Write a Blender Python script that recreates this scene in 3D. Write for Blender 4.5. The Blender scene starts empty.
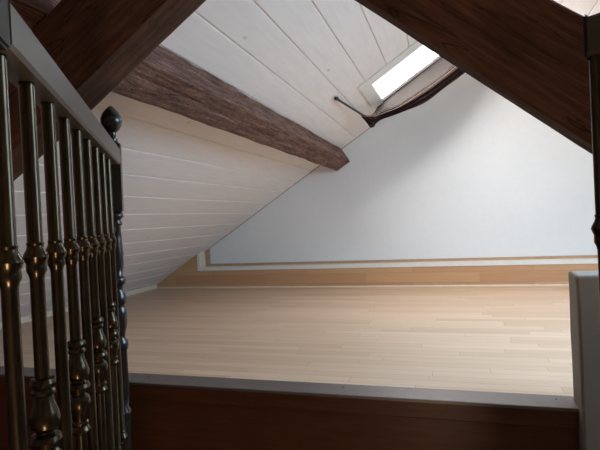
import bpy, bmesh, math, random
from mathutils import Vector, Matrix, noise
random.seed(4)
S = bpy.context.scene
COL = S.collection
# ------------------------------------------------------------------ constants of the place (metres, eye at origin)
H = 0.72                      # eye above the loft floor
FZ = -H
SL = 0.623                    # roof pitch
CA = 1 / math.sqrt(1 + SL * SL); SA = SL * CA
X0, Z0 = -3.403, 1.400 - SL * 3.403
XR = 0.45                     # ridge
ZR = 1.400 + SL * XR
UR = (XR - X0) / CA
YW = 5.11                      # white gable wall
YP = 4.975                    # wooden knee panel in front of it
YB = -1.5                     # wall behind the camera
XE = 4.30
LOW = -1.9
def cz(x): return 1.400 + SL * x

# ------------------------------------------------------------------ materials
def new_mat(name):
    m = bpy.data.materials.new(name); m.use_nodes = True
    nt = m.node_tree; b = nt.nodes['Principled BSDF']
    return m, nt, b
def N(nt, t, **k):
    n = nt.nodes.new(t)
    for a, v in k.items(): setattr(n, a, v)
    return n
def ramp(nt, fac, stops):
    r = N(nt, 'ShaderNodeValToRGB')
    e = r.color_ramp.elements
    while len(e) < len(stops): e.new(0.5)
    for i, (p, c) in enumerate(stops):
        e[i].position = p; e[i].color = (*c, 1)
    nt.links.new(fac, r.inputs[0]); return r.outputs[0]
def coords(nt, kind='Object', scale=(1, 1, 1), rot=(0, 0, 0)):
    t = N(nt, 'ShaderNodeTexCoord'); mp = N(nt, 'ShaderNodeMapping')
    mp.inputs['Scale'].default_value = scale; mp.inputs['Rotation'].default_value = rot
    nt.links.new(t.outputs[kind], mp.inputs[0]); return mp.outputs[0]
def noise_tex(nt, vec, scale, detail=4, rough=0.55, dist=0):
    n = N(nt, 'ShaderNodeTexNoise'); nt.links.new(vec, n.inputs['Vector'])
    n.inputs['Scale'].default_value = scale; n.inputs['Detail'].default_value = detail
    n.inputs['Roughness'].default_value = rough; n.inputs['Distortion'].default_value = dist
    return n.outputs['Fac']
def bump(nt, b, h, strength, dist):
    n = N(nt, 'ShaderNodeBump'); n.inputs['Strength'].default_value = strength; n.inputs['Distance'].default_value = dist
    nt.links.new(h, n.inputs['Height']); nt.links.new(n.outputs[0], b.inputs['Normal'])
def mixc(nt, f, a, b, mode='MIX'):
    n = N(nt, 'ShaderNodeMix', data_type='RGBA', blend_type=mode)
    for v, i in ((f, 0), (a, 6), (b, 7)):
        if isinstance(v, (int, float)): n.inputs[i].default_value = v
        elif isinstance(v, tuple): n.inputs[i].default_value = (*v, 1)
        else: nt.links.new(v, n.inputs[i])
    return n.outputs[2]
def plain(name, col, rough=0.5, metal=0.0, noise_s=30, var=0.12, bmp=0.0):
    m, nt, b = new_mat(name)
    v = coords(nt)
    f = noise_tex(nt, v, noise_s)
    lo = tuple(c * (1 - var) for c in col); hi = tuple(min(1, c * (1 + var)) for c in col)
    nt.links.new(ramp(nt, f, [(0.3, lo), (0.7, hi)]), b.inputs['Base Color'])
    b.inputs['Roughness'].default_value = rough; b.inputs['Metallic'].default_value = metal
    if bmp: bump(nt, b, f, bmp, 0.004)
    return m

def old_timber(name, dark, mid, light, rough=0.6, fleck=False, bmp=0.7, bd=0.006):
    """aged hewn wood: UV.x runs along the timber (metres), UV.y around it"""
    m, nt, b = new_mat(name)
    v = coords(nt, 'UV', (1.5, 22, 1))
    g = noise_tex(nt, v, 3.0, 8, 0.65, 0.6)
    v2 = coords(nt, 'UV', (1, 2.2, 1))
    blot = noise_tex(nt, v2, 5.0, 5, 0.6, 0.3)
    c1 = ramp(nt, g, [(0.33, dark), (0.5, mid), (0.68, light)])
    c2 = ramp(nt, blot, [(0.35, tuple(x * 0.55 for x in dark)), (0.6, mid)])
    c = mixc(nt, 0.4, c1, c2)
    v3 = coords(nt, 'UV', (1.1, 13, 1))
    cr = noise_tex(nt, v3, 2.2, 2, 0.5, 1.0)
    # thin dark checks where the stretched noise crosses one value
    mth = N(nt, 'ShaderNodeMath', operation='SUBTRACT'); nt.links.new(cr, mth.inputs[0]); mth.inputs[1].default_value = 0.56
    ab = N(nt, 'ShaderNodeMath', operation='ABSOLUTE'); nt.links.new(mth.outputs[0], ab.inputs[0])
    line = ramp(nt, ab.outputs[0], [(0.0, (0.25, 0.25, 0.25)), (0.012, (1, 1, 1))])
    c = mixc(nt, 1.0, c, line, 'MULTIPLY')
    if fleck:
        fk = noise_tex(nt, coords(nt, 'UV', (5, 11, 1)), 7, 6, 0.75, 0.8)
        c = mixc(nt, 1.0, c, ramp(nt, fk, [(0.30, (0.28, 0.26, 0.26)), (0.46, (0.95, 0.95, 0.95)), (0.56, (1.0, 1.0, 1.0)), (0.66, (1.9, 1.9, 1.9))]), 'MULTIPLY')
    nt.links.new(c, b.inputs['Base Color'])
    b.inputs['Roughness'].default_value = rough; b.inputs['Specular IOR Level'].default_value = 0.25
    hh = mixc(nt, 0.5, g, line)
    if fleck: hh = mixc(nt, 0.45, hh, fk)
    bump(nt, b, hh, bmp, bd)
    return m

def parquet():
    m, nt, b = new_mat('beech_parquet')
    t = N(nt, 'ShaderNodeTexCoord')
    br = N(nt, 'ShaderNodeTexBrick'); br.offset = 0.37; br.offset_frequency = 2; br.squash = 1
    mp = N(nt, 'ShaderNodeMapping'); mp.inputs['Location'].default_value = (0.31, 0.013, 0)
    nt.links.new(t.outputs['Object'], mp.inputs[0])
    sp_ = N(nt, 'ShaderNodeSeparateXYZ'); nt.links.new(mp.outputs[0], sp_.inputs[0])
    rw = N(nt, 'ShaderNodeMath', operation='DIVIDE'); nt.links.new(sp_.outputs[1], rw.inputs[0]); rw.inputs[1].default_value = 0.068
    fl = N(nt, 'ShaderNodeMath', operation='FLOOR'); nt.links.new(rw.outputs[0], fl.inputs[0])
    wn = N(nt, 'ShaderNodeTexWhiteNoise', noise_dimensions='1D'); nt.links.new(fl.outputs[0], wn.inputs['W'])
    ad = N(nt, 'ShaderNodeMath', operation='MULTIPLY_ADD'); nt.links.new(wn.outputs[0], ad.inputs[0]); ad.inputs[1].default_value = 5.0; nt.links.new(sp_.outputs[0], ad.inputs[2])
    cb = N(nt, 'ShaderNodeCombineXYZ'); nt.links.new(ad.outputs[0], cb.inputs[0]); nt.links.new(sp_.outputs[1], cb.inputs[1])
    nt.links.new(cb.outputs[0], br.inputs['Vector'])
    br.offset = 0.0
    br.inputs['Scale'].default_value = 1
    br.inputs['Brick Width'].default_value = 0.85; br.inputs['Row Height'].default_value = 0.068
    br.inputs['Mortar Size'].default_value = 0.0011; br.inputs['Mortar Smooth'].default_value = 0.3
    br.inputs['Bias'].default_value = 0.0
    br.inputs['Color1'].default_value = (0.56, 0.375, 0.245, 1)
    br.inputs['Color2'].default_value = (0.675, 0.485, 0.345, 1)
    br.inputs['Mortar'].default_value = (0.30, 0.19, 0.12, 1)
    g = noise_tex(nt, coords(nt, 'Object', (1.2, 26, 1)), 4, 6, 0.6, 0.3)
    gr = ramp(nt, g, [(0.3, (0.86, 0.83, 0.80)), (0.7, (1.04, 1.03, 1.02))])
    c = mixc(nt, 1.0, br.outputs['Color'], gr, 'MULTIPLY')
    nt.links.new(c, b.inputs['Base Color'])
    r = ramp(nt, g, [(0.3, (0.30,) * 3), (0.7, (0.42,) * 3)]); nt.links.new(r, b.inputs['Roughness'])
    bump(nt, b, br.outputs['Fac'], -0.25, 0.002)
    return m

def panel_wood():
    m, nt, b = new_mat('beech_panel')
    t = N(nt, 'ShaderNodeTexCoord')
    mp = N(nt, 'ShaderNodeMapping'); mp.inputs['Rotation'].default_value = (math.radians(90), 0, 0)
    mp.inputs['Location'].default_value = (0.4, 0.02, 0)
    nt.links.new(t.outputs['Object'], mp.inputs[0])
    br = N(nt, 'ShaderNodeTexBrick'); br.offset = 0.43; nt.links.new(mp.outputs[0], br.inputs['Vector'])
    br.inputs['Scale'].default_value = 1
    br.inputs['Brick Width'].default_value = 1.1; br.inputs['Row Height'].default_value = 0.10
    br.inputs['Mortar Size'].default_value = 0.001
    br.inputs['Color1'].default_value = (0.52, 0.275, 0.14, 1)
    br.inputs['Color2'].default_value = (0.64, 0.375, 0.20, 1)
    br.inputs['Mortar'].default_value = (0.36, 0.2, 0.11, 1)
    g = noise_tex(nt, coords(nt, 'Object', (1.0, 1, 26)), 4, 6, 0.6, 0.3)
    gr = ramp(nt, g, [(0.3, (0.88, 0.86, 0.84)), (0.7, (1.04, 1.03, 1.02))])
    nt.links.new(mixc(nt, 1.0, br.outputs['Color'], gr, 'MULTIPLY'), b.inputs['Base Color'])
    b.inputs['Roughness'].default_value = 0.42
    return m

def painted_boards():
    m, nt, b = new_mat('white_painted_boards')
    g = noise_tex(nt, coords(nt, 'Object', (14, 1.2, 14)), 3, 5, 0.6, 0.4)
    base = ramp(nt, g, [(0.3, (0.765, 0.71, 0.69)), (0.7, (0.835, 0.78, 0.76))])
    # knots ghosting through the paint, and nail heads
    v = N(nt, 'ShaderNodeTexVoronoi'); nt.links.new(coords(nt, 'Object', (1.0, 0.55, 1.0)), v.inputs['Vector'])
    v.inputs['Scale'].default_value = 5.0
    kn = ramp(nt, v.outputs['Distance'], [(0.0, (0.60, 0.56, 0.53)), (0.03, (0.78, 0.76, 0.74)), (0.075, (1, 1, 1))])
    c = mixc(nt, 1.0, base, kn, 'MULTIPLY')
    nt.links.new(c, b.inputs['Base Color']); b.inputs['Roughness'].default_value = 0.6
    bump(nt, b, g, 0.15, 0.002)
    return m

def plaster(name, col, bmp=0.15, sc=18):
    m, nt, b = new_mat(name)
    f = noise_tex(nt, coords(nt), sc, 6, 0.6)
    f2 = noise_tex(nt, coords(nt), 1.3, 3)
    a = ramp(nt, f, [(0.3, tuple(c * 0.97 for c in col)), (0.7, col)])
    c = mixc(nt, 1.0, a, ramp(nt, f2, [(0.3, (0.96, 0.96, 0.96)), (0.7, (1, 1, 1))]), 'MULTIPLY')
    nt.links.new(c, b.inputs['Base Color']); b.inputs['Roughness'].default_value = 0.85
    bump(nt, b, f, bmp, 0.003)
    return m

def dark_wood(name, c1, c2, rough=0.35, axis=(1.5, 20, 20)):
    m, nt, b = new_mat(name)
    g = noise_tex(nt, coords(nt, 'Object', axis), 3, 6, 0.65, 0.6)
    nt.links.new(ramp(nt, g, [(0.3, c1), (0.7, c2)]), b.inputs['Base Color'])
    b.inputs['Roughness'].default_value = rough
    bump(nt, b, g, 0.2, 0.002)
    return m

def brass(name, c1, c2, rough):
    m, nt, b = new_mat(name)
    g = noise_tex(nt, coords(nt, 'Object', (60, 60, 8)), 4, 4)
    nt.links.new(ramp(nt, g, [(0.35, c1), (0.65, c2)]), b.inputs['Base Color'])
    b.inputs['Metallic'].default_value = 0.85; b.inputs['Roughness'].default_value = rough
    return m

def cloth(name, col, trans=0.35):
    m, nt, b = new_mat(name)
    g = noise_tex(nt, coords(nt, 'Object', (200, 200, 200)), 2, 2)
    c = ramp(nt, g, [(0.3, tuple(x * 0.85 for x in col)), (0.7, col)])
    nt.links.new(c, b.inputs['Base Color']); b.inputs['Roughness'].default_value = 0.9; b.inputs['Specular IOR Level'].default_value = 0.08
    tr = N(nt, 'ShaderNodeBsdfTranslucent'); nt.links.new(c, tr.inputs[0])
    mx = N(nt, 'ShaderNodeMixShader'); mx.inputs[0].default_value = trans
    nt.links.new(b.outputs[0], mx.inputs[1]); nt.links.new(tr.outputs[0], mx.inputs[2])
    nt.links.new(mx.outputs[0], nt.nodes['Material Output'].inputs[0])
    return m

def glass():
    m, nt, b = new_mat('window_glass')
    g = N(nt, 'ShaderNodeBsdfGlossy'); g.inputs['Roughness'].default_value = 0.02
    t = N(nt, 'ShaderNodeBsdfTransparent'); t.inputs[0].default_value = (0.95, 0.97, 0.98, 1)
    mx = N(nt, "ShaderNodeMixShader"); mx.inputs[0].default_value = 0.04
    nt.links.new(t.outputs[0], mx.inputs[1]); nt.links.new(g.outputs[0], mx.inputs[2])
    nt.links.new(mx.outputs[0], nt.nodes['Material Output'].inputs[0])
    return m

M = dict(
    parquet=parquet(), panel=panel_wood(), boards=painted_boards(),
    wall=plaster('white_plaster', (0.80, 0.80, 0.80), 0.08),
    parapet=plaster('cream_plaster', (0.29, 0.255, 0.215), 0.3, 12),
    rafter=old_timber('stained_timber', (0.034, 0.015, 0.009), (0.080, 0.035, 0.021), (0.15, 0.072, 0.044), 0.75, bmp=0.5),
    purlin=old_timber('weathered_timber', (0.080, 0.036, 0.026), (0.205, 0.104, 0.076), (0.40, 0.245, 0.19), 0.8, fleck=True, bmp=1.0, bd=0.02),
    riser=dark_wood('dark_stained_board', (0.055, 0.018, 0.008), (0.10, 0.036, 0.015)),
    stair=dark_wood('stair_wood', (0.10, 0.045, 0.02), (0.17, 0.08, 0.035)),
    strip=plain('brushed_aluminium', (0.18, 0.165, 0.16), 0.45, 0.85, 25, 0.06),
    screw=plain('dull_steel_screw', (0.12, 0.11, 0.11), 0.5, 0.8),
    white=plain('white_gloss_paint', (0.78, 0.76, 0.73), 0.35, 0, 20, 0.03),
    joint=plain('grey_brown_caulk', (0.42, 0.36, 0.32), 0.7, 0, 30, 0.25),
    cream=plain('pale_beech_lipping', (0.72, 0.60, 0.46), 0.4, 0, 20, 0.06),
    bead=plain('brown_beech_bead', (0.47, 0.30, 0.19), 0.45, 0, 20, 0.1),
    shade_casing=plain('shaded_casing_paint', (0.10, 0.085, 0.08), 0.5, 0, 20, 0.15),  # casing colour darkened to carry the shade beside the glass
    brass=brass('aged_dark_brass', (0.032, 0.024, 0.014), (0.065, 0.048, 0.028), 0.24),
    black=plain('black_lacquer', (0.012, 0.010, 0.009), 0.25, 0.0, 20, 0.2),
    block=plain('dark_brown_block', (0.022, 0.015, 0.010), 0.6, 0.0, 20, 0.2),
    rail=plain('taupe_handrail', (0.115, 0.104, 0.093), 0.38, 0.3, 12, 0.1),
    curtain=cloth('brown_curtain_cloth', (0.034, 0.019, 0.017), 0.12),
    lit_fold=cloth('lit_fold_cloth', (0.42, 0.32, 0.27), 0.4),  # brightness of the lit curtain fold put into the colour
    shade_sheet=cloth('ceiling_shade_tone', (0.026, 0.022, 0.020), 0.02),  # shade on the ceiling strip, put into the colour of a sheet
    rod=plain('black_metal_rod', (0.03, 0.028, 0.028), 0.35, 0.7),
    glass=glass(),
    skin=plaster('plain_plaster', (0.30, 0.25, 0.21)),
)

# ------------------------------------------------------------------ mesh helpers
def link(name, bm, mat, parent=None, smooth=False, kind=None):
    me = bpy.data.meshes.new(name)
    bm.normal_update(); bm.to_mesh(me); bm.free()
    o = bpy.data.objects.new(name, me); COL.objects.link(o)
    me.materials.append(M[mat] if isinstance(mat, str) else mat)
    if smooth:
        for p in me.polygons: p.use_smooth = True
        me.set_sharp_from_angle(angle=math.radians(32))
    if parent: o.parent = parent
    if kind: o['kind'] = kind
    return o
def empty(name, loc=(0, 0, 0), rz=0):
    o = bpy.data.objects.new(name, None); COL.objects.link(o)
    o.location = loc; o.rotation_euler = (0, 0, rz); o.empty_display_size = 0.1
    return o
def tag(o, label, cat, group=None):
    o['label'] = label; o['category'] = cat
    if group: o['group'] = group
    return o
def box(bm, x0, x1, y0, y1, z0, z1):
    vs = [bm.verts.new((x, y, z)) for z in (z0, z1) for y in (y0, y1) for x in (x0, x1)]
    for f in ((0, 2, 3, 1), (4, 5, 7, 6), (0, 1, 5, 4), (2, 6, 7, 3), (0, 4, 6, 2), (1, 3, 7, 5)):
        bm.faces.new([vs[i] for i in f])
    return vs
def bbox(*a, bev=0.0, seg=2):
    bm = bmesh.new(); box(bm, *a)
    if bev: bmesh.ops.bevel(bm, geom=bm.edges[:], offset=bev, segments=seg, affect='EDGES', profile=0.6)
    return bm
def prism_y(bm, poly, y0, y1):
    """poly: (x,z) points, extruded along Y"""
    a = [bm.verts.new((x, y0, z)) for x, z in poly]; b = [bm.verts.new((x, y1, z)) for x, z in poly]
    n = len(poly)
    bm.faces.new(a); bm.faces.new(b[::-1])
    for i in range(n): bm.faces.new((a[i], b[i], b[(i + 1) % n], a[(i + 1) % n]))
def lathe(bm, prof, seg=20, c=(0, 0), cap=True):
    rings = []
    for z, r in prof:
        rings.append([bm.verts.new((c[0] + r * math.cos(2 * math.pi * k / seg), c[1] + r * math.sin(2 * math.pi * k / seg), z)) for k in range(seg)])
    for a, b in zip(rings, rings[1:]):
        for k in range(seg):
            bm.faces.new((a[k], a[(k + 1) % seg], b[(k + 1) % seg], b[k]))
    if cap:
        bm.faces.new(rings[0][::-1]); bm.faces.new(rings[-1])
    bmesh.ops.recalc_face_normals(bm, faces=bm.faces[:])
def tube(bm, pts, r, seg=10):
    pts = [Vector(p) for p in pts]; rings = []
    for i, p in enumerate(pts):
        t = (pts[min(i + 1, len(pts) - 1)] - pts[max(i - 1, 0)]).normalized()
        a = t.cross(Vector((0, 0, 1)))
        if a.length < 1e-3: a = Vector((1, 0, 0))
        a.normalize(); b = t.cross(a)
        rr = r[i] if isinstance(r, (list, tuple)) else r
        rings.append([bm.verts.new(p + rr * (a * math.cos(2 * math.pi * k / seg) + b * math.sin(2 * math.pi * k / seg))) for k in range(seg)])
    for a, b in zip(rings, rings[1:]):
        for k in range(seg): bm.faces.new((a[k], a[(k + 1) % seg], b[(k + 1) % seg], b[k]))
    bm.faces.new(rings[0][::-1]); bm.faces.new(rings[-1])
    bmesh.ops.recalc_face_normals(bm, faces=bm.faces[:])

def timber(name, A, B, mat, chamf=0.012, rough=0.004, nl=120, seed=0, cracks=(), wob=0.006, parent=None):
    """A, B: the four corners (in order round) of both end sections.  Hewn surface with checks as real grooves."""
    A = [Vector(a) for a in A]; B = [Vector(b) for b in B]
    bm = bmesh.new(); uvl = bm.loops.layers.uv.new('UVMap')
    L = (sum(B, Vector()) / 4 - sum(A, Vector()) / 4).length
    m = 14
    def ring(C):
        out = []; acc = 0
        for i in range(4):
            p, q = C[i], C[(i + 1) % 4]; d = (q - p); ln = d.length; d = d / ln
            for k in range(m):
                t = k / m
                s = chamf + (ln - 2 * chamf) * t
                out.append((p + d * s, acc + s, i, t))
            acc += ln
        return out
    ra, rb = ring(A), ring(B)
    ctrA = sum(A, Vector()) / 4; ctrB = sum(B, Vector()) / 4
    rings = []
    for j in range(nl + 1):
        t = j / nl; row = []
        c = ctrA.lerp(ctrB, t)
        w = Vector((noise.noise(Vector((t * L * 1.3, seed, 0))), noise.noise(Vector((t * L * 1.3, seed, 5))), noise.noise(Vector((t * L * 1.3, seed, 9))))) * wob
        for (pa, sa, fa, ta), (pb, sb, fb, tb) in zip(ra, rb):
            p = pa.lerp(pb, t); n = (p - c).normalized()
            q = Vector((t * L * 3, sa * 9, seed * 3.1))
            d = noise.noise(q) * rough + noise.noise(q * 3.3) * rough * 0.45
            q2 = Vector((t * L * 7, sa * 40, seed))
            d += noise.noise(q2) * rough * 0.35
            for (face, t0, t1, v0, v1, dep) in cracks:
                if fa == face and t0 < t < t1:
                    v = v0 + (v1 - v0) * (t - t0) / (t1 - t0) + 0.03 * noise.noise(Vector((t * L * 4, seed, 2)))
                    e = abs(ta - v) * m
                    if e < 1.0: d -= dep * (1 - e) * min(1, 8 * (t - t0) / (t1 - t0)) * min(1, 8 * (t1 - t) / (t1 - t0))
            row.append((bm.verts.new(p + n * d + w), sa))
        rings.append((row, t * L))
    k = len(ra)
    per = ra[-1][1] + (ra[-1][1] - ra[-2][1])
    for (r0, l0), (r1, l1) in zip(rings, rings[1:]):
        for i in range(k):
            i2 = (i + 1) % k
            f = bm.faces.new((r0[i][0], r1[i][0], r1[i2][0], r0[i2][0]))
            s0 = r0[i][1]; s1 = r0[i2][1] if i2 else per
            for lp, uv in zip(f.loops, ((l0, s0), (l1, s0), (l1, s1), (l0, s1))): lp[uvl].uv = uv
    for row, l in (rings[0], rings[-1]):
        f = bm.faces.new([v for v, s in row])
        for lp in f.loops: lp[uvl].uv = (lp.vert.co.x * 0.3 + l, lp.vert.co.z * 2)
    bmesh.ops.recalc_face_normals(bm, faces=bm.faces[:])
    return link(name, bm, mat, parent, smooth=True)

# ------------------------------------------------------------------ the setting
# loft floor
bm = bmesh.new(); box(bm, -3.50, XE, 2.00, YW, FZ - 0.03, FZ)
link('floor', bm, 'parquet', kind='structure')
bm = bmesh.new(); box(bm, -3.50, XE, 2.00, YW + 0.1, FZ - 0.25, FZ - 0.03)
link('floor_joist_deck', bm, 'riser', kind='structure').name = 'trim_7'

# white boarded ceiling, both slopes; boards really have bevelled edges
def slope_point(side, u, d):
    """u along the slope from the eaves, d below the boards' face (room side positive)"""
    if side < 0: return (X0 + u * CA + d * SA, Z0 + u * SA - d * CA)
    return (2 * XR - (X0 + u * CA + d * SA), Z0 + u * SA - d * CA)
def board_profile(side, u0, u1, t=0.018, g=0.0055, c=0.0036):
    pts = [(u0 + g * 0.5 + c, 0), (u1 - g * 0.5 - c, 0), (u1 - g * 0.5, -c * 1.3), (u1 - g * 0.5, -0.008), (u1, -0.008), (u1, -t), (u0, -t), (u0, -0.008), (u0 + g * 0.5, -0.008), (u0 + g * 0.5, -c * 1.3)]
    return [slope_point(side, u, d) for u, d in pts]
def slope(name, side, seams, hole, mat):
    bm = bmesh.new()
    hu0, hu1, hy0, hy1 = hole
    for a, b in zip(seams, seams[1:]):
        parts = []
        cuts = [a] + [h for h in (hu0, hu1) if a < h < b] + [b]
        if a >= hu1 or b <= hu0: parts.append((a, b, YB, YW))
        else:
            parts += [(a, b, YB, hy0), (a, b, hy1, YW)]
            for p, q in zip(cuts, cuts[1:]):
                if not hu0 < (p + q) / 2 < hu1: parts.append((p, q, hy0, hy1))
        for p, q, y0, y1 in parts: prism_y(bm, board_profile(side, p, q), y0, y1)
    bmesh.ops.recalc_face_normals(bm, faces=bm.faces[:])
    o = link(name, bm, mat, kind='structure')
    # roof build-up above the boards, with the same opening
    bm = bmesh.new(); t0, t1 = -0.019, -0.065
    def slab(u0, u1, y0, y1):
        prism_y(bm, [slope_point(side, u, d) for u, d in ((u0, t0), (u1, t0), (u1, t1), (u0, t1))], y0, y1)
    s0, s1 = seams[0], seams[-1] + 0.08
    slab(s0 - 0.2, hu0, YB - 0.1, YW + 0.12); slab(hu1, s1, YB - 0.1, YW + 0.12)
    slab(hu0, hu1, YB - 0.1, hy0); slab(hu0, hu1, hy1, YW + 0.12)
    bmesh.ops.recalc_face_normals(bm, faces=bm.faces[:])
    r = link('roof_build_up', bm, 'white', o)
    return o
seams = [-0.08, 0.158, 0.355, 0.54, 0.74, 0.932, 1.135, 1.34, 1.54, 1.737, 1.94, 2.137, 2.34, 2.535, 2.73, 2.925, 3.117, 3.313, 3.51, 3.715, 3.91, 4.11, 4.31, UR]
SK = (3.345, 4.28, 3.91, 4.52)
SKR = (1.9, 3.4, 1.3, 3.1)
slope('ceiling', -1, seams, SK, 'boards')
slope('ceiling', 1, seams, SKR, 'boards')

# walls
bm = bmesh.new()
prism_y(bm, [(-3.75, LOW), (XE + 0.25, LOW), (XE + 0.25, Z0), (XR, ZR + 0.1), (-3.75, Z0 - 0.1)], YW, YW + 0.1)
link('wall_back', bm, 'wall', kind='structure')
bm = bmesh.new()
prism_y(bm, [(-3.75, LOW), (XE + 0.25, LOW), (XE + 0.25, Z0), (XR, ZR + 0.1), (-3.75, Z0 - 0.1)], YB - 0.1, YB)
link('wall_front', bm, 'skin', kind='structure')
link('wall_left', bbox(-3.60, -3.50, YB, YW, LOW, FZ + 0.02), 'riser', kind='structure')
link('wall_right', bbox(XE, XE + 0.1, YB, YW, LOW, FZ + 0.1), 'skin', kind='structure')
bm = bmesh.new(); box(bm, -3.75, XE + 0.2, YB - 0.1, YW, LOW - 0.1, LOW)
link('floor', bm, 'stair', kind='structure')

# dark fascia under the loft edge, with its nosing board
o = link('wall_below', bbox(-3.50, 1.9, 1.952, 2.00, LOW, FZ - 0.075), 'riser', kind='structure')
link('trim_1', bbox(-3.50, 0.403, 1.940, 2.00, FZ - 0.075, FZ - 0.002, bev=0.004), 'riser', kind='structure')
link('wall_below', bbox(0.55, XE, 1.952, 2.00, FZ - 0.08, FZ), 'riser', kind='structure')

# aluminium strip on the floor edge
strip = empty('edging_strip', (-1.5, 2.00, FZ))
tag(strip, 'flat grey aluminium strip along the front edge of the pale wooden floor', 'edging strip')
bm = bmesh.new()
prism_y_pts = [(1.930, -0.008), (1.930, 0.002), (1.933, 0.004), (2.056, 0.004), (2.062, 0.0), (1.936, 0.0), (1.936, -0.008)]
a = [bm.verts.new((-2.0, y - 2.0, z)) for y, z in prism_y_pts]; b = [bm.verts.new((1.903, y - 2.0, z)) for y, z in prism_y_pts]
n = len(a); bm.faces.new(a); bm.faces.new(b[::-1])
for i in range(n): bm.faces.new((a[i], b[i], b[(i + 1) % n], a[(i + 1) % n]))
bmesh.ops.recalc_face_normals(bm, faces=bm.faces[:])
link('strip', bm, 'strip', strip)
for x in (-3.30, -2.36, -1.42, -0.47, 0.34):
    bm = bmesh.new()
    lathe(bm, [(0.0035, 0.0045), (0.005, 0.0042), (0.0058, 0.0022), (0.0045, 0.0015)], 12)
    s = link('screw', bm, 'screw', strip, True); s.location = (x + 1.5, 0.015, 0)

# wooden knee panel in front of the gable wall and its frame
ZO, XO = -0.490, -2.750
bm = bmesh.new()
zc = lambda x: cz(x) - 0.001
prism_y(bm, [(-3.41, FZ), (XE, FZ), (XE, ZO), (XO, ZO), (XO, zc(XO)), (-3.41, zc(-3.41))], YP, YW)
bmesh.ops.recalc_face_normals(bm, faces=bm.faces[:])
link('wall_knee', bm, 'panel', kind='structure')
bm = bmesh.new()
prism_y(bm, [(XO - 0.034, ZO - 0.034), (XE, ZO - 0.034), (XE, ZO + 0.003), (XO + 0.003, ZO + 0.003), (XO + 0.003, zc(XO)), (XO - 0.034, zc(XO - 0.034))], YP - 0.006, YP + 0.004)
bmesh.ops.recalc_face_normals(bm, faces=bm.faces[:])
link('trim_2', bm, 'white', kind='structure')
bm = bmesh.new()
prism_y(bm, [(XO, ZO), (XE, ZO), (XE, ZO + 0.004), (XO + 0.004, ZO + 0.004), (XO + 0.004, zc(XO)), (XO, zc(XO))], YP + 0.004, YW)
bmesh.ops.recalc_face_normals(bm, faces=bm.faces[:])
link('trim_3', bm, 'cream', kind='structure')
bm = bmesh.new()
prism_y(bm, [(XO + 0.004, ZO + 0.004), (XE, ZO + 0.004), (XE, ZO + 0.030), (XO + 0.062, ZO + 0.030), (XO + 0.062, zc(XO + 0.062)), (XO + 0.004, zc(XO + 0.004))], YW - 0.016, YW)
bmesh.ops.recalc_face_normals(bm, faces=bm.faces[:])
link('trim_4', bm, 'bead', kind='structure')
# thin bead where panel meets floor, and the skirting where the left slope lands
bm = bmesh.new(); box(bm, -3.30, XE, YP - 0.014, YP, FZ, FZ + 0.014)
bmesh.ops.bevel(bm, geom=[e for e in bm.edges if all(v.co.y < YP - 0.01 and v.co.z > FZ + 0.01 for v in e.verts)], offset=0.009, segments=3, affect='EDGES')
link('baseboard_back', bm, 'cream', kind='structure')
bm = bmesh.new()
prism_y(bm, [(-3.44, FZ), (-3.325, FZ), (-3.325, FZ + 0.040), (-3.332, FZ + 0.045), (-3.337, FZ + 0.045), (-3.41, FZ + 0.003)], 2.0, YP)
bmesh.ops.recalc_face_normals(bm, faces=bm.faces[:])
link('baseboard_left', bm, 'cream', kind='structure')
# small cover bead between slope and gable wall (left slope)
bm = bmesh.new()
def cover(side, u0, u1):
    prism_y(bm, [slope_point(side, u0, 0.0), slope_point(side, u1, 0.0), slope_point(side, u1, 0.007), slope_point(side, u0, 0.007)], YW - 0.007, YW)
cover(-1, 0.80, UR); cover(1, 0.3, UR)
bmesh.ops.recalc_face_normals(bm, faces=bm.faces[:])
link('trim_5', bm, 'joint', kind='structure')

# plastered parapet at the right of the stair head
bm = bmesh.new()
box(bm, 0.400, 2.3, 1.885, 2.03, LOW, -0.238)
bmesh.ops.subdivide_edges(bm, edges=bm.edges[:], cuts=14, use_grid_fill=True)
for v in bm.verts:
    q = v.co * 4
    v.co += Vector((noise.noise(q), noise.noise(q + Vector((7, 0, 0))), 0.4 * noise.noise(q + Vector((0, 9, 0))))) * 0.007
pw = link('wall_parapet', bm, 'parapet', smooth=True, kind='structure')
md = pw.modifiers.new('soften', 'BEVEL'); md.width = 0.012; md.segments = 3; md.limit_method = 'ANGLE'; md.angle_limit = math.radians(50)
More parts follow.
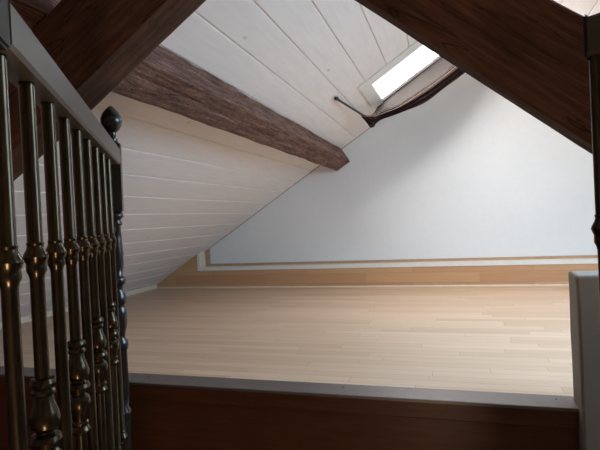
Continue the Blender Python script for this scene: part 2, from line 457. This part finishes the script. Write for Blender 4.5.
# ------------------------------------------------------------------ roof windows
def slope_box(bm, side, u0, u1, y0, y1, d0, d1, bev=0):
    prism_y(bm, [slope_point(side, u, d) for u, d in ((u0, d0), (u1, d0), (u1, d1), (u0, d1))], y0, y1)
def roof_window(name, side, hole, shade_far):
    u0, u1, y0, y1 = hole
    w = empty(name); w['kind'] = 'structure'
    t = 0.15
    def part(nm, mat, boxes, b=0.002):
        bm = bmesh.new()
        for q in boxes: slope_box(bm, side, *q)
        bmesh.ops.recalc_face_normals(bm, faces=bm.faces[:])
        if b: bmesh.ops.bevel(bm, geom=bm.edges[:], offset=b, segments=1, affect='EDGES')
        return link(nm, bm, mat, w)
    # casing lying on the boards
    part('window_casing', 'white', [(u0 - 0.105, u0, y0 - t, y1, 0.0, 0.012)])
    part('window_casing', 'white', [(u0, u1 + 0.1, y0 - t, y0 - 0.002, 0.0, 0.012)])
    part('window_casing', 'white', [(u1, u1 + 0.1, y0, y1 + 0.02, 0.0, 0.012)])
    part('window_casing', 'shade_casing' if shade_far else 'white', [(u0 - 0.0, u1 + 0.1, y1 + 0.002, y1 + t, 0.0, 0.012)])  # far casing coloured dark for the shade that falls there
    # sash inside the opening
    e = 0.022
    part('window_sash', 'white', [(u0, u0 + e * 0.4, y0, y1, -0.022, -0.004), (u1 - e, u1, y0, y1, -0.022, -0.004), (u0 + e * 0.4, u1 - e, y0, y0 + e * 0.4, -0.022, -0.004), (u0 + e * 0.4, u1 - e, y1 - e, y1, -0.022, -0.004)], 0)
    part('window_pane', 'glass', [(u0 + e * 0.4, u1 - e, y0 + e * 0.4, y1 - e, -0.015, -0.012)], 0)
    return w
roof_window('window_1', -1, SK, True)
roof_window('window_2', 1, SKR, False)

# daylight: overcast sky outside plus the sky seen by each roof window
def portal(name, side, hole, energy, col, d=-0.10, grow=0.30):
    u0, u1, y0, y1 = hole
    um = (u0 + u1) / 2
    x, z = slope_point(side, um, d)
    L = bpy.data.lights.new(name, 'AREA'); L.shape = 'RECTANGLE'; L.size = (u1 - u0) + grow; L.size_y = (y1 - y0) + grow
    L.energy = energy; L.color = col
    o = bpy.data.objects.new(name, L); COL.objects.link(o)
    o.location = (x, (y0 + y1) / 2, z)
    a = math.atan(SL)
    nin = Vector((SA, 0, -CA)) if side < 0 else Vector((-SA, 0, -CA))
    xa = Vector((CA, 0, SA)) if side < 0 else Vector((-CA, 0, SA))
    za = -nin; ya = za.cross(xa)
    o.rotation_euler = Matrix((xa, ya, za)).transposed().to_euler()
    return o
portal('sky_light_left', -1, SK, 48, (1.0, 0.93, 0.89))
portal('sky_light_right', 1, SKR, 92, (0.48, 0.76, 1.0))
wd = bpy.data.worlds.new('overcast_sky'); S.world = wd; wd.use_nodes = True
bg = wd.node_tree.nodes['Background']; bg.inputs[0].default_value = (0.85, 0.92, 1.0, 1); bg.inputs[1].default_value = 1.5
# warm lamp on the stairs below
def lamp(name, loc, e, col, r):
    L = bpy.data.lights.new(name, 'POINT'); L.energy = e; L.color = col; L.shadow_soft_size = r
    o = bpy.data.objects.new(name, L); COL.objects.link(o); o.location = loc
lamp('stair_lamp', (0.25, -0.5, -1.1), 22.0, (1.0, 0.70, 0.46), 0.15)

# ------------------------------------------------------------------ timbers
# purlin under the left slope
def sp(u, d, y): x, z = slope_point(-1, u, d); return Vector((x, y, z))
ya, yb = YB + 0.005, YW - 0.004
o = timber('purlin', [sp(2.557, -0.004, ya), sp(2.728, -0.004, ya), sp(2.728, 0.165, ya), sp(2.557, 0.165, ya)],
           [sp(2.557, -0.004, yb), sp(2.728, -0.004, yb), sp(2.728, 0.165, yb), sp(2.557, 0.165, yb)], 'purlin',
           chamf=0.004, rough=0.005, nl=420, seed=3, wob=0.002,
           cracks=[(1, 0.40, 0.68, 0.45, 0.30, 0.014), (1, 0.66, 0.97, 0.62, 0.5, 0.009), (2, 0.40, 0.60, 0.35, 0.5, 0.008), (2, 0.62, 0.9, 0.6, 0.4, 0.008)])
tag(o, 'rough hewn brown purlin running under the white board slope to the gable wall', 'beam')

# left rafter: the purlin bears on its back
def lr(x, d, y): # d: distance above its lower face, square to the slope
    z = 0.942 + 0.630 * x
    return Vector((x - d * 0.533, y, z + d * 0.846))
y0, y1 = 1.04, 1.17
hd = 0.217
o = timber('rafter', [lr(-2.60, 0, y0), lr(-2.60, 0, y1), lr(-2.60, hd, y1), lr(-2.60, hd, y0)],
           [lr(0.40, 0, y0), lr(0.40, 0, y1), lr(0.40, hd, y1), lr(0.40, hd, y0)], 'rafter', chamf=0.010, rough=0.003, nl=240, seed=8,
           cracks=[(3, 0.3, 0.7, 0.5, 0.4, 0.008)])
tag(o, 'thick dark brown rafter slanting up behind the railing at upper left', 'beam')
# right brace (tapers a little), framed into the rafter
def br(x, y, top): 
    zb = 0.342 - 0.839 * x
    if top: return Vector((x, y, zb + 0.236 + 0.07 * x))
    return Vector((x, y, zb))
xa, xb = -0.38, 1.35
o = timber('brace', [br(xa, 1.09, 0), br(xa, 1.17, 0), br(xa, 1.17, 1), br(xa, 1.09, 1)],
           [br(xb, 1.09, 0), br(xb, 1.17, 0), br(xb, 1.17, 1), br(xb, 1.09, 1)], 'rafter', chamf=0.009, rough=0.004, nl=160, seed=15,
           cracks=[(3, 0.22, 0.52, 0.30, 0.62, 0.012), (3, 0.1, 0.45, 0.12, 0.18, 0.006), (3, 0.30, 0.5, 0.78, 0.8, 0.005)])
tag(o, 'thick dark brown diagonal brace slanting down to the right at upper right', 'beam')

# ------------------------------------------------------------------ curtain on its rods at the left roof window
cur = empty('curtain', (-0.70, 4.0, 0.88))
tag(cur, 'bunched dark brown curtain slung beneath the small roof window', 'curtain')
C0 = Vector((-0.70, 4.0, 0.88))
R3 = [((-0.786, 3.625, 0.889), (-0.680, 4.40, 0.874)), ((0.27, 3.80, 1.495), (0.27, 4.64, 1.495))]
for a, b in R3:
    bm = bmesh.new(); a = Vector(a) - C0; b = Vector(b) - C0; d = (b - a).normalized()
    tube(bm, [a - d * 0.035, a - d * 0.026, a - d * 0.022, a, b], [0.008, 0.014, 0.009, 0.009, 0.009], 12)
    link('rod', bm, 'rod', cur, True)
    bm = bmesh.new()
    c = a + d * 0.03
    tube(bm, [c + Vector((-0.014, 0, 0.024)), c + Vector((-0.006, 0, 0.012)), c], [0.018, 0.007, 0.012], 12)
    link('bracket', bm, 'rod', cur, True)
# lower (far) edge and upper (near) edge of the slung cloth
low = [(-0.71, 4.26, 0.868), (-0.685, 4.31, 0.826), (-0.643, 4.36, 0.777), (-0.594, 4.41, 0.843), (-0.402, 4.46, 0.902), (-0.186, 4.51, 0.976), (-0.011, 4.56, 1.099), (0.12, 4.61, 1.192), (0.175, 4.63, 1.251), (0.27, 4.63, 1.47)]
upp = [(-0.706, 4.22, 0.880), (-0.669, 4.278, 0.877), (-0.613, 4.315, 0.887), (-0.547, 4.352, 0.911), (-0.392, 4.39, 0.966), (-0.176, 4.428, 1.088), (-0.005, 4.465, 1.205), (0.107, 4.502, 1.295), (0.168, 4.54, 1.349), (0.27, 4.54, 1.49)]
def cr(P, t):
    n = len(P) - 1; i = min(int(t * n), n - 1); f = t * n - i
    p = [Vector(P[max(0, min(n, i + k))]) for k in (-1, 0, 1, 2)]
    return 0.5 * ((2 * p[1]) + (-p[0] + p[2]) * f + (2 * p[0] - 5 * p[1] + 4 * p[2] - p[3]) * f * f + (-p[0] + 3 * p[1] - 3 * p[2] + p[3]) * f ** 3)
def sheet(v0, v1, amp, folds, ph, off=0.0, nt=90, nv=40, taper=0.0):
    bm = bmesh.new(); g = []
    for i in range(nt + 1):
        t = i / nt; a = cr(upp, t); b = cr(low, t); row = []
        tang = (cr(low, min(1, t + .02)) - cr(low, max(0, t - .02))).normalized()
        nrm = tang.cross(b - a).normalized()
        if nrm.y > 0: nrm = -nrm
        for j in range(nv + 1):
            v = v0 + (v1 - v0) * j / nv
            p = a.lerp(b, v * (1 - taper * (1 - t)))
            w = amp * math.sin(2 * math.pi * folds * v + ph + 0.8 * math.sin(3 * t)) * (0.5 + 0.5 * min(1, 6 * t))
            row.append(bm.verts.new(p + nrm * (w + off) - C0))
        g.append(row)
    for r0, r1 in zip(g, g[1:]):
        for j in range(nv): bm.faces.new((r0[j], r1[j], r1[j + 1], r0[j + 1]))
    return bm
o = link('cloth', sheet(0.0, 1.0, 0.010, 3.5, 0.4), 'curtain', cur, True)
sd = o.modifiers.new('thickness', 'SOLIDIFY'); sd.thickness = 0.0015
o = link('lit_fold', sheet(0.04, 0.34, 0.004, 1.0, 1.0, 0.014, taper=0.75), 'lit_fold', cur, True)  # inner fold caught by daylight, drawn as a separate paler strip
o['label'] = 'inner fold of the cloth with its lit tone put into the colour'
sd = o.modifiers.new('thickness', 'SOLIDIFY'); sd.thickness = 0.0015
# added dark sheet standing in for shade on the ceiling beside the glass
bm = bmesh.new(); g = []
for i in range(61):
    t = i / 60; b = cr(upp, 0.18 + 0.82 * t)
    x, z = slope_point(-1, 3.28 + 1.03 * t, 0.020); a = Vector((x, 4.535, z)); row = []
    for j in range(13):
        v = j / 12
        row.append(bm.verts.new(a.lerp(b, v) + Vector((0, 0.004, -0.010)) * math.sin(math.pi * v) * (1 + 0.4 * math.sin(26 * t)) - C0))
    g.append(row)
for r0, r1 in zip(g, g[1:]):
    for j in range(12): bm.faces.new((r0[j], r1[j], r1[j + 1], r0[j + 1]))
o = link('shade_layer', bm, 'shade_sheet', cur, True); o['label'] = 'thin dark sheet standing in for ceiling shade'
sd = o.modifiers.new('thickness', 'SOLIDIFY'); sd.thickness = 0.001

# ------------------------------------------------------------------ stair railings
RB, RT = 0.180, 0.2275          # underside and top of the handrail
BASE = -0.76
def knuckle(z, s=1):
    return [(z + 0.018, .0098), (z + 0.016, .0112), (z + 0.013, .0102), (z + 0.009, .0115), (z + 0.004, .0145), (z, .0160), (z - 0.004, .0145), (z - 0.008, .0125), (z - 0.012, .0128), (z - 0.017, .0128), (z - 0.021, .0105), (z - 0.026, .0092)]
def double_vase(z):
    top = [(0.088, .0095), (0.086, .0150), (0.080, .0165), (0.075, .0145), (0.072, .0125), (0.069, .0150), (0.065, .0150), (0.062, .0120), (0.052, .0135), (0.040, .0175), (0.028, .0200), (0.019, .0180), (0.013, .0120), (0.010, .0120), (0.007, .0185), (0.0, .0205)]
    return [(z + a, r) for a, r in top] + [(z - a, r) for a, r in top[-2::-1]]
def baluster_profile(ornate):
    p = [(RB, .0098), (RB - 0.005, .0098)]
    p += knuckle(-0.029)
    if ornate: p += [(-0.250 + (z + 0.250) * 0.86, r) for z, r in double_vase(-0.250)]
    p += knuckle(-0.54)
    p += [(BASE + 0.02, .0095), (BASE + 0.015, .0150), (BASE, .0150)]
    return [(z, r * 0.89) for z, r in p]
def baluster_mesh(ornate):
    bm = bmesh.new(); lathe(bm, baluster_profile(ornate), 24)
    return bm
def rail_bar(bm, L0, L1, w, z0, z1):
    # handrail section with eased edges, along local +Y
    e = 0.004
    sec = [(-w + e, z0), (w - e, z0), (w, z0 + e), (w, z1 - e), (w - e, z1), (-w + e, z1), (-w, z1 - e), (-w, z0 + e)]
    a = [bm.verts.new((x, L0, z)) for x, z in sec]; b = [bm.verts.new((x, L1, z)) for x, z in sec]
    bm.faces.new(a); bm.faces.new(b[::-1])
    for i in range(8): bm.faces.new((a[i], b[i], b[(i + 1) % 8], a[(i + 1) % 8]))
    bmesh.ops.recalc_face_normals(bm, faces=bm.faces[:])

def railing(loc, rz, dist, label, rail0, rail1, newel=None, orn_first=False, bw=0.020, bl=0.040, tilt=0.0, roll=0.0, rw=0.021, railmat='rail'):
    r = empty('stair_railing', loc, rz); r.rotation_euler.x = tilt; r.rotation_euler.y = roll
    tag(r, label, 'railing', None)
    bm = bmesh.new(); rail_bar(bm, rail0, rail1, rw, RB, RT); link('handrail', bm, railmat, r)['label'] = 'flat taupe grey handrail' if railmat == 'rail' else 'dark flat handrail'
    for k, d in enumerate(dist):
        o = link('baluster', baluster_mesh((k % 2 == 1) != orn_first), 'brass', r, True); o.location = (0, d, 0)
    # square end block over the first baluster
    bm = bmesh.new(); box(bm, -bw, bw, rail0 - bl, rail0, RB - 0.004, RT + 0.004)
    bmesh.ops.bevel(bm, geom=bm.edges[:], offset=0.003, segments=2, affect='EDGES')
    link('end_block', bm, 'block', r)
    # bottom rail and the string board it stands on
    bm = bmesh.new(); rail_bar(bm, rail0 - 0.04, rail1, 0.022, BASE - 0.03, BASE); link('bottom_rail', bm, 'black', r)
    bm = bmesh.new(); box(bm, -0.018, 0.018, rail0 - 0.04, rail1, LOW, BASE - 0.03)
    link('string_board', bm, 'riser', r)
    if newel is not None:
        bm = bmesh.new()
        s = 0.0230
        box(bm, -s, s, -s, s, 0.046, 0.245)
        bmesh.ops.bevel(bm, geom=bm.edges[:], offset=0.004, segments=2, affect='EDGES')
        lathe(bm, [(z * 0.895 + 0.026, r * 1.02) for z, r in [(0.024, .018), (0.016, .023), (0.008, .024), (0.002, .018), (-0.004, .015), (-0.010, .019), (-0.016, .019), (-0.022, .0145), (-0.06, .0165), (-0.11, .0195), (-0.15, .0185), (-0.178, .0145), (-0.185, .021), (-0.195, .023), (-0.205, .021), (-0.212, .0145), (-0.225, .0135), (-0.240, .020), (-0.255, .023), (-0.268, .021), (-0.275, .0165), (-0.283, .021), (-0.30, .0235), (-0.335, .022), (-0.365, .0165), (-0.378, .0155), (-0.388, .022), (-0.40, .0235), (-0.412, .022), (-0.42, .019), (-0.56, .021), (-0.60, .017), (-0.61, .023), (-0.63, .024), (-0.64, .020), (-0.79, .022)]], 28)
        box(bm, -s, s, -s, s, LOW, -0.68)
        nw = link('newel_post', bm, 'black', r, False); nw.location = (-0.005, newel, 0); nw.rotation_euler.y = 0.014
        nw.data.polygons.foreach_set('use_smooth', [len(p.vertices) == 4 and p.area < 0.0006 for p in nw.data.polygons])
        bm = bmesh.new()
        prof = [(0.244, .012), (0.250, .0175), (0.256, .0175), (0.260, .011), (0.266, .0135)]
        for i in range(1, 15):
            t = i / 14
            prof.append((0.270 + 0.093 * t, max(0.0015, 0.0325 * math.sin(math.pi * t ** 0.92) ** 0.72)))
        prof = [(z * 0.895 + 0.026, r * 0.9) for z, r in prof]
        lathe(bm, prof, 28)
        f = link('finial', bm, 'black', nw, True)
    return r
d = Vector((-0.843 + 0.428, 1.067 - 0.384, 0)); step = d.length / 8
rz = math.atan2(d.y, d.x) - math.pi / 2
N0 = Vector((-0.916, 1.187, 0)); b1 = Vector((-0.428, 0.384, 0))
nd = (N0 - b1).length
railing(b1, rz, [step * k for k in range(9)], 'long dark brass railing with turned balusters and black egg finial post, at left', -0.022, nd - 0.025, newel=nd)
railing(Vector((0.1755, 0.679, 0.0)), math.radians(-125), [0.0, 0.1, 0.2], 'dark metal baluster railing cut off by the right edge, before the cream parapet', -0.005, 0.30, orn_first=False, bw=0.012, bl=0.006, rw=0.012, railmat='block')

# ------------------------------------------------------------------ camera
cam = bpy.data.cameras.new('camera'); cam.lens = 29.471; cam.sensor_width = 36; cam.clip_start = 0.02
co = bpy.data.objects.new('camera', cam); COL.objects.link(co)
Rm = Matrix(((0.954047, 0.044051, 0.296402), (0.295531, 0.025276, -0.954999), (-0.049561, 0.998709, 0.011096)))
co.rotation_euler = Rm.to_euler(); co.location = (0, 0, 0)
S.camera = co
S.view_settings.view_transform = 'Standard'; S.view_settings.look = 'None'
S.view_settings.exposure = 0.78; S.view_settings.gamma = 1; S.view_settings.use_curve_mapping = False
